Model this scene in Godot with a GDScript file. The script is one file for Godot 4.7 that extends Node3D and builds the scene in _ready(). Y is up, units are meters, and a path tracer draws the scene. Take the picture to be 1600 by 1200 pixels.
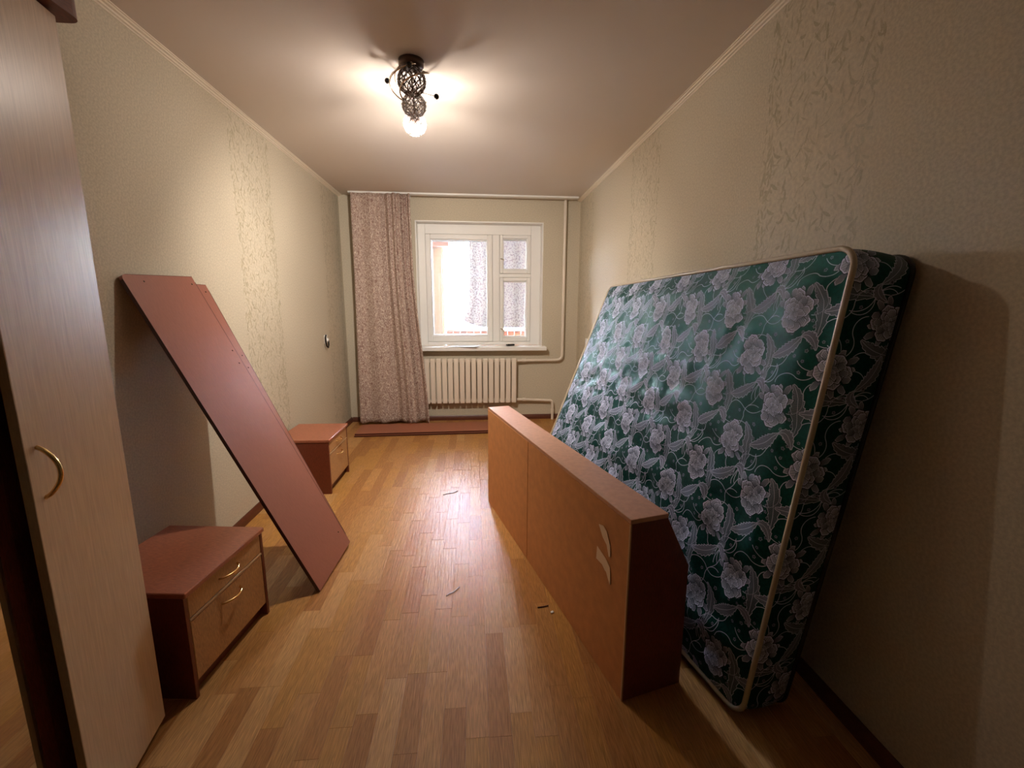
extends Node3D
# An emptied bedroom seen from its doorway: mattress, dismantled bed, wardrobe, curtain, ceiling lamp.

const W := 2.639        # room width
const H := 2.5          # room height
const ZR := 5.75        # rear wall
var rng := RandomNumberGenerator.new()
var used := {}
var T := {}             # textures
var M := {}             # materials
var boxes := {}         # shared box meshes

# ------------------------------------------------------------------ naming
func numbered(called: String) -> String:
	var n: int = used.get(called, 0)
	used[called] = n + 1
	return called if n == 0 else "%s_%03d" % [called, n]

func tag(o: Node, label: String, category: String, group := "", kind := "") -> Node:
	if label: o.set_meta("label", label)
	if category: o.set_meta("category", category)
	if group: o.set_meta("group", group)
	if kind: o.set_meta("kind", kind)
	return o

func thing(called: String, label: String, category: String, at := Vector3.ZERO, turn := 0.0, group := "", kind := "") -> Node3D:
	var o := Node3D.new()
	o.name = numbered(called)
	add_child(o)
	o.position = at
	o.rotation.y = turn
	tag(o, label, category, group, kind)
	return o

func obj(called: String, mesh: Mesh, material: Material, parent: Node, at := Vector3.ZERO) -> MeshInstance3D:
	var o := MeshInstance3D.new()
	o.name = numbered(called) if parent == self else called
	o.mesh = mesh
	o.material_override = material
	o.position = at
	parent.add_child(o, true)
	return o

# ------------------------------------------------------------------ mesh helpers
func begin() -> SurfaceTool:
	var st := SurfaceTool.new()
	st.begin(Mesh.PRIMITIVE_TRIANGLES)
	st.set_smooth_group(-1)
	return st

func finish(st: SurfaceTool) -> ArrayMesh:
	st.generate_normals()
	return st.commit()

# a triangle facing away from the point `from`
func tri(st: SurfaceTool, a: Vector3, b: Vector3, c: Vector3, from: Vector3) -> void:
	var n := (a - c).cross(a - b)
	var pts := [a, b, c] if n.dot((a + b + c) / 3.0 - from) >= 0.0 else [a, c, b]
	for p: Vector3 in pts:
		st.set_uv(Vector2(p.x + p.z, p.y))
		st.add_vertex(p)

func quad(st: SurfaceTool, a: Vector3, b: Vector3, c: Vector3, d: Vector3, from: Vector3) -> void:
	tri(st, a, b, c, from)
	tri(st, a, c, d, from)

# chamfered box between two corners
func add_box(st: SurfaceTool, lo: Vector3, hi: Vector3, r := 0.0) -> void:
	var c := (lo + hi) / 2.0
	var h := (hi - lo) / 2.0
	r = minf(r, minf(h.x, minf(h.y, h.z)) * 0.9)
	if r <= 0.0:
		for ax in 3:
			for s in [-1.0, 1.0]:
				var n := Vector3.ZERO; n[ax] = s * h[ax]
				var u := Vector3.ZERO; u[(ax + 1) % 3] = h[(ax + 1) % 3]
				var v := Vector3.ZERO; v[(ax + 2) % 3] = h[(ax + 2) % 3]
				quad(st, c + n - u - v, c + n + u - v, c + n + u + v, c + n - u + v, c)
		return
	var k := h - Vector3(r, r, r)
	for ax in 3:
		var b := (ax + 1) % 3
		var d := (ax + 2) % 3
		for s in [-1.0, 1.0]:
			var n := Vector3.ZERO; n[ax] = s * h[ax]
			var u := Vector3.ZERO; u[b] = k[b]
			var v := Vector3.ZERO; v[d] = k[d]
			quad(st, c + n - u - v, c + n + u - v, c + n + u + v, c + n - u + v, c)
			for s2 in [-1.0, 1.0]:   # edge between face ax,s and face b,s2
				var e := Vector3.ZERO; e[d] = k[d]
				var p := Vector3.ZERO; p[ax] = s * h[ax]; p[b] = s2 * k[b]
				var q := Vector3.ZERO; q[ax] = s * k[ax]; q[b] = s2 * h[b]
				quad(st, c + p - e, c + p + e, c + q + e, c + q - e, c)
	for sx in [-1.0, 1.0]:
		for sy in [-1.0, 1.0]:
			for sz in [-1.0, 1.0]:
				tri(st, c + Vector3(sx * h.x, sy * k.y, sz * k.z), c + Vector3(sx * k.x, sy * h.y, sz * k.z), c + Vector3(sx * k.x, sy * k.y, sz * h.z), c)

func box(lo: Vector3, hi: Vector3, r := 0.0) -> ArrayMesh:
	var key := "%s %s %.4f" % [lo, hi, r]
	if not boxes.has(key):
		var st := begin()
		add_box(st, lo, hi, r)
		boxes[key] = finish(st)
	return boxes[key]

# outline in the x-y plane pushed along z from z0 to z1 (convex caps)
func prism(pts: PackedVector2Array, z0: float, z1: float) -> ArrayMesh:
	var st := begin()
	var c := Vector3.ZERO
	for p in pts: c += Vector3(p.x, p.y, 0)
	c /= pts.size()
	c.z = (z0 + z1) / 2.0
	for i in pts.size():
		var p := pts[i]
		var q := pts[(i + 1) % pts.size()]
		quad(st, Vector3(p.x, p.y, z0), Vector3(q.x, q.y, z0), Vector3(q.x, q.y, z1), Vector3(p.x, p.y, z1), c)
		for z: float in [z0, z1]:
			tri(st, Vector3(p.x, p.y, z), Vector3(q.x, q.y, z), Vector3(c.x, c.y, z), c)
	return finish(st)

# smooth tube along a path
func add_tube(st: SurfaceTool, path: PackedVector3Array, r: float, sides := 10, closed := false, taper := 1.0) -> void:
	st.set_smooth_group(1)
	var n := path.size()
	var side := Vector3.ZERO
	var rings: Array = []
	for i in n:
		var t: Vector3
		if closed: t = (path[(i + 1) % n] - path[(i - 1 + n) % n]).normalized()
		else: t = (path[mini(i + 1, n - 1)] - path[maxi(i - 1, 0)]).normalized()
		if side == Vector3.ZERO:
			side = t.cross(Vector3.UP if absf(t.y) < 0.9 else Vector3.RIGHT).normalized()
		side = (side - t * side.dot(t)).normalized()
		var other := t.cross(side)
		var rr := r * lerpf(1.0, taper, float(i) / maxf(1.0, n - 1.0))
		var ring := PackedVector3Array()
		for k in sides:
			var a := TAU * k / sides
			ring.append(path[i] + (side * cos(a) + other * sin(a)) * rr)
		rings.append(ring)
	for i in (n if closed else n - 1):
		var A: PackedVector3Array = rings[i]
		var B: PackedVector3Array = rings[(i + 1) % n]
		var c := (path[i] + path[(i + 1) % n]) / 2.0
		for k in sides:
			quad(st, A[k], A[(k + 1) % sides], B[(k + 1) % sides], B[k], c)
	if not closed:
		st.set_smooth_group(-1)
		for e in [0, n - 1]:
			var R: PackedVector3Array = rings[e]
			var away := path[1] if e == 0 else path[n - 2]
			for k in sides: tri(st, path[e], R[k], R[(k + 1) % sides], away)

func tube(path: PackedVector3Array, r: float, sides := 10, closed := false) -> ArrayMesh:
	var st := begin()
	add_tube(st, path, r, sides, closed)
	return finish(st)

# profile of (radius, height) turned round the y axis
func lathe(prof: PackedVector2Array, sides := 24) -> ArrayMesh:
	var st := begin()
	st.set_smooth_group(1)
	for i in prof.size() - 1:
		for k in sides:
			var a := TAU * k / sides
			var b := TAU * (k + 1) / sides
			var p := prof[i]
			var q := prof[i + 1]
			var mid := Vector3(0, (p.y + q.y) / 2.0, 0)
			var v := [Vector3(p.x * cos(a), p.y, p.x * sin(a)), Vector3(p.x * cos(b), p.y, p.x * sin(b)), Vector3(q.x * cos(b), q.y, q.x * sin(b)), Vector3(q.x * cos(a), q.y, q.x * sin(a))]
			# outward of this band of the profile (profile runs bottom to top)
			var nrm := Vector3((q.y - p.y) * cos((a + b) / 2), -(q.x - p.x), (q.y - p.y) * sin((a + b) / 2))
			var m: Vector3 = (v[0] + v[1] + v[2] + v[3]) / 4.0
			quad(st, v[0], v[1], v[2], v[3], m - nrm)
	return finish(st)

# grid of points rows x columns as a smooth surface with UVs; flip turns it over
func add_grid(st: SurfaceTool, P: Array, UV: Array, flip := false) -> void:
	st.set_smooth_group(2)
	for i in P.size() - 1:
		for j in P[i].size() - 1:
			var idx := [[i, j], [i, j + 1], [i + 1, j + 1], [i, j], [i + 1, j + 1], [i + 1, j]]
			if flip: idx = [[i, j], [i + 1, j + 1], [i, j + 1], [i, j], [i + 1, j], [i + 1, j + 1]]
			for e in idx:
				st.set_uv(UV[e[0]][e[1]])
				st.add_vertex(P[e[0]][e[1]])

# ------------------------------------------------------------------ textures
func noise(kind: int, freq: float, octaves: int, seed_: int) -> FastNoiseLite:
	var n := FastNoiseLite.new()
	n.noise_type = kind
	n.frequency = freq
	n.fractal_octaves = octaves
	n.fractal_type = FastNoiseLite.FRACTAL_FBM if octaves > 1 else FastNoiseLite.FRACTAL_NONE
	n.seed = seed_
	return n

func bytes_of(n: FastNoiseLite, w: int, h: int) -> PackedByteArray:
	var im := n.get_seamless_image(w, h, false, false, 0.1, true)
	im.convert(Image.FORMAT_L8)
	return im.get_data()

func tex(im: Image) -> ImageTexture:
	im.generate_mipmaps()
	return ImageTexture.create_from_image(im)

func gray(d: PackedByteArray, w: int, h: int) -> ImageTexture:
	return tex(Image.create_from_data(w, h, false, Image.FORMAT_L8, d))

func make_textures() -> void:
	# wood grain in tones of grey (stretched by the materials)
	var n := 512
	var a := bytes_of(noise(FastNoiseLite.TYPE_SIMPLEX_SMOOTH, 0.012, 3, 3), n, n)
	var b := bytes_of(noise(FastNoiseLite.TYPE_SIMPLEX_SMOOTH, 0.06, 2, 4), n, n)
	var d := PackedByteArray(); d.resize(n * n)
	for i in n * n:
		var v := 0.5 + 0.5 * sin(a[i] * 0.16)
		d[i] = int(clampf(206.0 + 22.0 * (v - 0.5) + (b[i] - 128) * 0.22, 0, 255))
	T.grain = gray(d, n, n)
	for i in n * n: d[i] = 206 + int((d[i] - 206) * 0.38)
	T.grain_soft = gray(d, n, n)
	# soft mottling: dust, wear
	var c := bytes_of(noise(FastNoiseLite.TYPE_SIMPLEX_SMOOTH, 0.02, 5, 9), n, n)
	for i in n * n: d[i] = int(clampf(230.0 + (c[i] - 128) * 0.09, 0, 255))
	T.mottle = gray(d, n, n)
	T.bumps = gray(c, n, n)
	# wallpaper: fine weave
	n = 256
	var e := bytes_of(noise(FastNoiseLite.TYPE_SIMPLEX_SMOOTH, 0.05, 3, 12), n, n)
	var f := PackedByteArray(); f.resize(n * n)
	rng.seed = 5
	for y in n:
		for x in n:
			var i := y * n + x
			f[i] = int(clampf(228.0 + (e[i] - 128) * 0.12 + (rng.randf() - 0.5) * 16.0 + 5.0 * sin(TAU * x / 4.0), 0, 255))
	T.weave = gray(f, n, n)
	# wallpaper: roll with embossed curls
	var w := 512
	var h := 1024
	var g := PackedByteArray(); g.resize(w * h)
	var hh := PackedByteArray(); hh.resize(w * h)
	g.fill(0)
	rng.seed = 77
	for k in 520:
		var p := Vector2(rng.randf_range(14, w - 14), rng.randf() * h)
		if k % 3 == 0: p.x = rng.randf_range(8, 70) if k % 2 == 0 else rng.randf_range(w - 70, w - 8)
		var ang := PI / 2 + rng.randfn(0.0, 0.55)
		var bend := rng.randfn(0.0, 0.10)
		var len_ := rng.randf_range(4, 11)
		var wid := rng.randf_range(1.5, 6.0)
		for s in int(len_):
			var ww := wid * sin(PI * (s + 0.5) / len_) + 1.0
			disc(g, w, h, p, ww, 130 + (k * 37) % 125)
			ang += bend
			p += Vector2(cos(ang), sin(ang)) * 6.0
			p.x = clampf(p.x, 4, w - 4)
	var rgb := PackedByteArray(); rgb.resize(w * h * 3)
	var ro := PackedByteArray(); ro.resize(w * h)
	for y in h:
		for x in w:
			var i := y * w + x
			var t := g[i] / 255.0
			var base := f[(y % n) * n + (x % n)] / 255.0
			var k := base * (1.0 - 0.15 * t)
			rgb[i * 3] = int(255 * k); rgb[i * 3 + 1] = int(255 * k * (1.0 - 0.01 * t)); rgb[i * 3 + 2] = int(255 * k * (1.0 - 0.07 * t))
			hh[i] = int(clampf(60 + 120 * t + (base - 0.9) * 200.0, 0, 255))
			ro[i] = int(255 * (0.78 - 0.36 * t))
	T.curls = tex(Image.create_from_data(w, h, false, Image.FORMAT_RGB8, rgb))
	T.curls_h = gray(hh, w, h)
	T.curls_r = gray(ro, w, h)
	make_brocade()
	make_curtain_print()

# filled disc, wrapping in both directions
func disc(g: PackedByteArray, w: int, h: int, p: Vector2, r: float, v: int) -> void:
	for y in range(int(p.y - r), int(p.y + r) + 1):
		for x in range(int(p.x - r), int(p.x + r) + 1):
			if Vector2(x, y).distance_squared_to(p) <= r * r:
				g[posmod(y, h) * w + posmod(x, w)] = v

func stroke(g: PackedByteArray, n: int, pts: PackedVector2Array, r: float, v: int) -> void:
	for i in pts.size() - 1:
		var steps := maxi(1, int(pts[i].distance_to(pts[i + 1]) / maxf(1.0, r * 0.7)))
		for s in steps: disc(g, n, n, pts[i].lerp(pts[i + 1], float(s) / steps), r, v)

# one petal: shaded ellipse, dark outline, pale rim towards its tip
func petal(g: PackedByteArray, n: int, c: Vector2, a: float, b: float, rot: float, tone: float) -> void:
	var R := maxf(a, b) * 1.15
	var cs := cos(rot)
	var sn := sin(rot)
	for y in range(int(c.y - R), int(c.y + R) + 1):
		for x in range(int(c.x - R), int(c.x + R) + 1):
			var dx := x - c.x
			var dy := y - c.y
			var u := (dx * cs + dy * sn) / a
			var v := (-dx * sn + dy * cs) / b
			var q := sqrt(u * u + v * v) * (1.0 + 0.06 * sin(6.0 * atan2(v, u)))
			if q > 1.0: continue
			var t := tone + 40.0 * u + 20.0 * sin(v * 22.0 + u * 5.0)
			if q > 0.90: t = 26.0
			elif q > 0.76 and u > -0.2: t = tone + 92.0
			g[posmod(y, n) * n + posmod(x, n)] = int(clampf(t, 2, 255))

func rose(g: PackedByteArray, n: int, c: Vector2, s: float, up: float) -> void:
	# ragged peony: leaves and loose petals at its top, ever smaller petals towards a dense heart
	var e := Vector2(cos(up), sin(up))
	var f := e.orthogonal()
	for k in 5:
		var a := up + (k - 2) * 0.62 + 0.2 * sin(k * 4.1)
		petal(g, n, c + Vector2(cos(a), sin(a)) * s * (1.02 + 0.14 * sin(k * 2.7)), s * 0.36, s * 0.17, a, 120 + 12 * (k % 3))
	for ring in [[0.64, 6, 0.44, 0.36, 146.0, 0.3], [0.47, 6, 0.36, 0.27, 158.0, 0.9], [0.30, 5, 0.29, 0.20, 165.0, 0.1], [0.15, 4, 0.20, 0.13, 176.0, 0.7]]:
		for k in ring[1]:
			var j := sin(k * 12.9 + ring[1] * 7.3 + ring[0] * 40.0)
			var a: float = ring[5] + TAU * (k + 0.35 * j) / ring[1]
			var p: Vector2 = c + (f * cos(a) * 0.78 + e * sin(a) * 1.08) * s * ring[0] * (1.0 + 0.16 * j)
			var d := (p - c).angle()
			petal(g, n, p, s * ring[2] * (1.0 - 0.22 * j), s * ring[3] * (1.0 + 0.25 * j), d + 0.5 * j, ring[4] + 20.0 * j)
	for k in 4:
		var a := up + PI + (k - 1.5) * 0.42
		petal(g, n, c + Vector2(cos(a), sin(a)) * s * (0.72 + 0.1 * (k % 2)), s * 0.24, s * 0.30, a, 150 + 10 * (k % 2))
	for k in 3:
		petal(g, n, c + e * s * (0.55 + 0.18 * k) + f * s * 0.30 * (k - 1), s * 0.24, s * 0.19, up + 0.5 * (k - 1), 140)
	petal(g, n, c + e * s * 0.05, s * 0.12, s * 0.08, up + 0.6, 185)

func leaf(g: PackedByteArray, n: int, p0: Vector2, p1: Vector2, p2: Vector2, wmax: float) -> void:
	var up_ := PackedVector2Array()
	var dn := PackedVector2Array()
	var mid := PackedVector2Array()
	for i in 61:
		var t := i / 60.0
		var p := p0.lerp(p1, t).lerp(p1.lerp(p2, t), t)
		var d := (p0.lerp(p1, t) - p1.lerp(p2, t)).normalized().orthogonal()
		var saw := 1.0 - 0.30 * fposmod(t * 8.0, 1.0)
		var wd := wmax * pow(sin(PI * minf(1.0, t * 0.96 + 0.02)), 0.8) * saw
		up_.append(p + d * wd); dn.append(p - d * wd); mid.append(p)
		var steps := int(wd / 2.0) + 1
		for s in range(-steps, steps + 1):
			disc(g, n, n, p + d * wd * s / steps, 3.2, 128 + int(22.0 * sin(s * 1.4 + t * 30.0)))
	stroke(g, n, up_, 3.0, 235)
	stroke(g, n, dn, 3.0, 235)
	stroke(g, n, mid, 2.6, 225)

func make_brocade() -> void:
	var n := 1024
	var g := PackedByteArray(); g.resize(n * n); g.fill(0)
	var S := n / 0.3                 # pixels per metre
	rng.seed = 21
	# vines
	for k in 11:
		var pts := PackedVector2Array()
		var p := Vector2(rng.randf(), rng.randf()) * n
		var a := rng.randf() * TAU
		var turn_ := rng.randf_range(0.05, 0.11) * (1 if k % 2 == 0 else -1)
		for i in 46:
			pts.append(p)
			if i == 24: turn_ = -turn_
			a += turn_
			p += Vector2(cos(a), sin(a)) * 13.0
		stroke(g, n, pts, 4.0, 225)
	leaf(g, n, Vector2(0.128, 0.070) * S, Vector2(0.172, 0.120) * S, Vector2(0.160, 0.232) * S, 0.022 * S)
	leaf(g, n, Vector2(0.278, -0.072) * S, Vector2(0.318, -0.030) * S, Vector2(0.306, 0.080) * S, 0.020 * S)
	leaf(g, n, Vector2(0.020, 0.296) * S, Vector2(0.075, 0.280) * S, Vector2(0.118, 0.226) * S, 0.022 * S)
	leaf(g, n, Vector2(0.165, 0.150) * S, Vector2(0.230, 0.150) * S, Vector2(0.272, 0.090) * S, 0.022 * S)
	leaf(g, n, Vector2(0.118, 0.226) * S, Vector2(0.150, 0.205) * S, Vector2(0.168, 0.262) * S, 0.017 * S)
	leaf(g, n, Vector2(0.272, 0.090) * S, Vector2(0.300, 0.066) * S, Vector2(0.318, 0.120) * S, 0.016 * S)
	for k in 26:     # small blossoms
		var c := Vector2(rng.randf(), rng.randf()) * n
		var r := rng.randf_range(9, 14)
		for m in 5:
			var a := TAU * m / 5 + k
			petal(g, n, c + Vector2(cos(a), sin(a)) * r, r * 0.95, r * 0.8, a, 120)
		disc(g, n, n, c, r * 0.35, 30)
	rose(g, n, Vector2(0.075, 0.150) * S, 0.060 * S, -PI / 2)
	rose(g, n, Vector2(0.225, 0.002) * S, 0.060 * S, PI / 2)
	var nz := bytes_of(noise(FastNoiseLite.TYPE_SIMPLEX_SMOOTH, 0.02, 3, 8), n, n)
	var rgb := PackedByteArray(); rgb.resize(n * n * 3)
	var ro := PackedByteArray(); ro.resize(n * n)
	var me := PackedByteArray(); me.resize(n * n)
	for i in n * n:
		var t := g[i]
		if t == 0:
			var k := 0.85 + 0.3 * nz[i] / 255.0
			rgb[i * 3] = int(14 * k); rgb[i * 3 + 1] = int(66 * k); rgb[i * 3 + 2] = int(60 * k)
			ro[i] = 138; me[i] = 160
		else:
			var k := t / 255.0
			rgb[i * 3] = int(lerpf(12, 216, k)); rgb[i * 3 + 1] = int(lerpf(22, 220, k)); rgb[i * 3 + 2] = int(lerpf(28, 244, k))
			ro[i] = 175; me[i] = 10
	T.brocade = tex(Image.create_from_data(n, n, false, Image.FORMAT_RGB8, rgb))
	T.brocade_r = gray(ro, n, n)
	T.brocade_m = gray(me, n, n)

func make_curtain_print() -> void:
	var n := 512
	var nn := noise(FastNoiseLite.TYPE_SIMPLEX_SMOOTH, 0.018, 2, 31)
	nn.domain_warp_enabled = true
	nn.domain_warp_amplitude = 40.0
	nn.domain_warp_frequency = 0.012
	var a := bytes_of(nn, n, n)
	var b := bytes_of(noise(FastNoiseLite.TYPE_SIMPLEX_SMOOTH, 0.05, 2, 32), n, n)
	var rgb := PackedByteArray(); rgb.resize(n * n * 3)
	for i in n * n:
		var t := smoothstep(0.42, 0.58, 0.5 + 0.5 * sin(a[i] * 0.13))
		t = clampf(t * 0.8 + (b[i] - 128) / 400.0, 0, 1)
		rgb[i * 3] = int(lerpf(150, 226, t)); rgb[i * 3 + 1] = int(lerpf(119, 212, t)); rgb[i * 3 + 2] = int(lerpf(109, 196, t))
	T.drape = tex(Image.create_from_data(n, n, false, Image.FORMAT_RGB8, rgb))
	for i in n * n:
		var t := smoothstep(0.56, 0.66, b[i] / 255.0)
		rgb[i * 3] = int(lerpf(244, 168, t)); rgb[i * 3 + 1] = int(lerpf(240, 150, t)); rgb[i * 3 + 2] = int(lerpf(240, 170, t))
	T.sprig = tex(Image.create_from_data(n, n, false, Image.FORMAT_RGB8, rgb))

# ------------------------------------------------------------------ materials
func mat(c: Color, rough := 0.7, metal := 0.0) -> StandardMaterial3D:
	var m := StandardMaterial3D.new()
	m.albedo_color = c
	m.roughness = rough
	m.metallic = metal
	return m

func tri_mat(c: Color, t: Texture2D, scale_: Vector3, rough := 0.6, off := Vector3.ZERO) -> StandardMaterial3D:
	var m := mat(c, rough)
	m.albedo_texture = t
	m.uv1_triplanar = true
	m.uv1_scale = scale_
	m.uv1_offset = off
	return m

func rgb8(r: int, g: int, b: int) -> Color:
	return Color(r / 255.0, g / 255.0, b / 255.0)

func relief(m: StandardMaterial3D, t: Texture2D, cm: float) -> StandardMaterial3D:
	m.heightmap_enabled = true
	m.heightmap_texture = t
	m.heightmap_scale = cm
	return m

func make_materials() -> void:
	var g: Texture2D = T.grain
	M.paper = relief(tri_mat(rgb8(220, 208, 184), T.weave, Vector3(6, 6, 6), 0.85), T.weave, 0.006)
	var cu := tri_mat(rgb8(220, 208, 184), T.curls, Vector3(1 / 0.535, 1 / 1.07, 1 / 0.535), 1.0)
	cu.roughness_texture = T.curls_r
	M.curls = relief(cu, T.curls_h, 0.10)
	M.ceiling = mat(rgb8(216, 205, 194), 0.85)
	M.cornice = mat(rgb8(238, 228, 210), 0.5)
	M.white = mat(rgb8(236, 234, 230), 0.45)
	M.white_gloss = mat(rgb8(236, 235, 232), 0.3)
	M.pipe = mat(rgb8(228, 216, 200), 0.35)
	M.skirt = tri_mat(rgb8(120, 66, 44), g, Vector3(10, 10, 1.2), 0.4)
	M.sub = mat(rgb8(60, 36, 20), 0.8)
	M.cherry = tri_mat(rgb8(178, 104, 78), g, Vector3(9, 9, 1.0), 0.38)          # grain along z
	M.cherry_x = tri_mat(rgb8(200, 122, 90), g, Vector3(1.0, 9, 9), 0.38)        # grain along x
	M.cherry_y = tri_mat(rgb8(186, 118, 98), T.grain_soft, Vector3(7, 0.6, 7), 0.30)        # grain along y
	M.dark = tri_mat(rgb8(140, 68, 43), g, Vector3(9, 1.0, 9), 0.42)
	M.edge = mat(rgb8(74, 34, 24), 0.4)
	M.pvc = mat(rgb8(196, 160, 120), 0.4)
	M.alder = tri_mat(rgb8(226, 172, 116), g, Vector3(9, 1.0, 9), 0.36)
	M.alder_y = tri_mat(rgb8(234, 192, 146), T.grain_soft, Vector3(4, 0.18, 4), 0.33)
	M.hardboard = tri_mat(rgb8(222, 156, 98), T.mottle, Vector3(1.5, 1.5, 1.5), 0.6)
	M.dusty = tri_mat(rgb8(214, 158, 128), T.mottle, Vector3(3, 3, 3), 0.28)
	M.brass = mat(rgb8(226, 190, 128), 0.22, 1.0)
	M.chrome = mat(rgb8(200, 190, 180), 0.2, 1.0)
	M.bronze = mat(rgb8(96, 78, 70), 0.35, 0.7)
	M.wire = mat(rgb8(150, 138, 130), 0.35, 0.8)
	M.black = mat(rgb8(18, 16, 16), 0.25)
	M.mirror = mat(Color(0.86, 0.86, 0.86), 0.03, 1.0)
	var gl := mat(Color(0.95, 0.98, 0.98, 0.06), 0.02)
	gl.transparency = BaseMaterial3D.TRANSPARENCY_ALPHA
	M.glass = gl
	var cr := mat(Color(0.95, 0.95, 0.97, 0.45), 0.05)
	cr.transparency = BaseMaterial3D.TRANSPARENCY_ALPHA
	M.crystal = cr
	var bulb := mat(Color.WHITE, 0.4)
	bulb.emission_enabled = true
	bulb.emission = Color(1.0, 0.93, 0.82)
	bulb.emission_energy_multiplier = 3.0
	M.bulb = bulb
	var bq := mat(Color.WHITE, 1.0, 1.0)
	bq.albedo_texture = T.brocade
	bq.roughness_texture = T.brocade_r
	bq.metallic_texture = T.brocade_m
	bq.metallic_specular = 0.25
	M.brocade = bq
	M.piping = tri_mat(rgb8(196, 180, 152), T.mottle, Vector3(20, 20, 20), 0.45)
	var dr := mat(Color.WHITE, 0.8)
	dr.albedo_texture = T.drape
	dr.backlight_enabled = true
	dr.backlight = Color(0.5, 0.42, 0.4)
	M.drape = dr
	var sp := mat(rgb8(206, 204, 204), 0.9)
	sp.albedo_texture = T.sprig
	sp.backlight_enabled = true
	sp.backlight = Color(0.035, 0.035, 0.035)
	M.sprig = sp
	M.sheet = mat(rgb8(240, 242, 246), 0.7)

# ------------------------------------------------------------------ setting
func struct(called: String, mesh: Mesh, m: Material, label: String, category: String, at := Vector3.ZERO) -> MeshInstance3D:
	var o := obj(called, mesh, m, self, at)
	tag(o, label, category, "", "structure")
	return o

func paper_strips(wall: Node3D, x: float, side: float, patterned: Array, z_first: float) -> void:
	# rolls of wallpaper, each 53.5 cm wide and a millimetre thick
	var k := 0
	var z := z_first
	var y0 := 0.0
	while z < ZR:
		var z1 := minf(z + 0.535, ZR)
		var z0 := maxf(z, 0.0)
		var lo := Vector3(0.0 if side > 0 else -0.0012, y0, 0.0)
		var hi := Vector3(0.0012 if side > 0 else 0.0, H, z1 - z0)
		obj("wallpaper_strip", box(lo, hi), M.curls if patterned.has(k) else M.paper, wall, Vector3(x, 0, z0))
		z += 0.535
		k += 1

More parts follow.
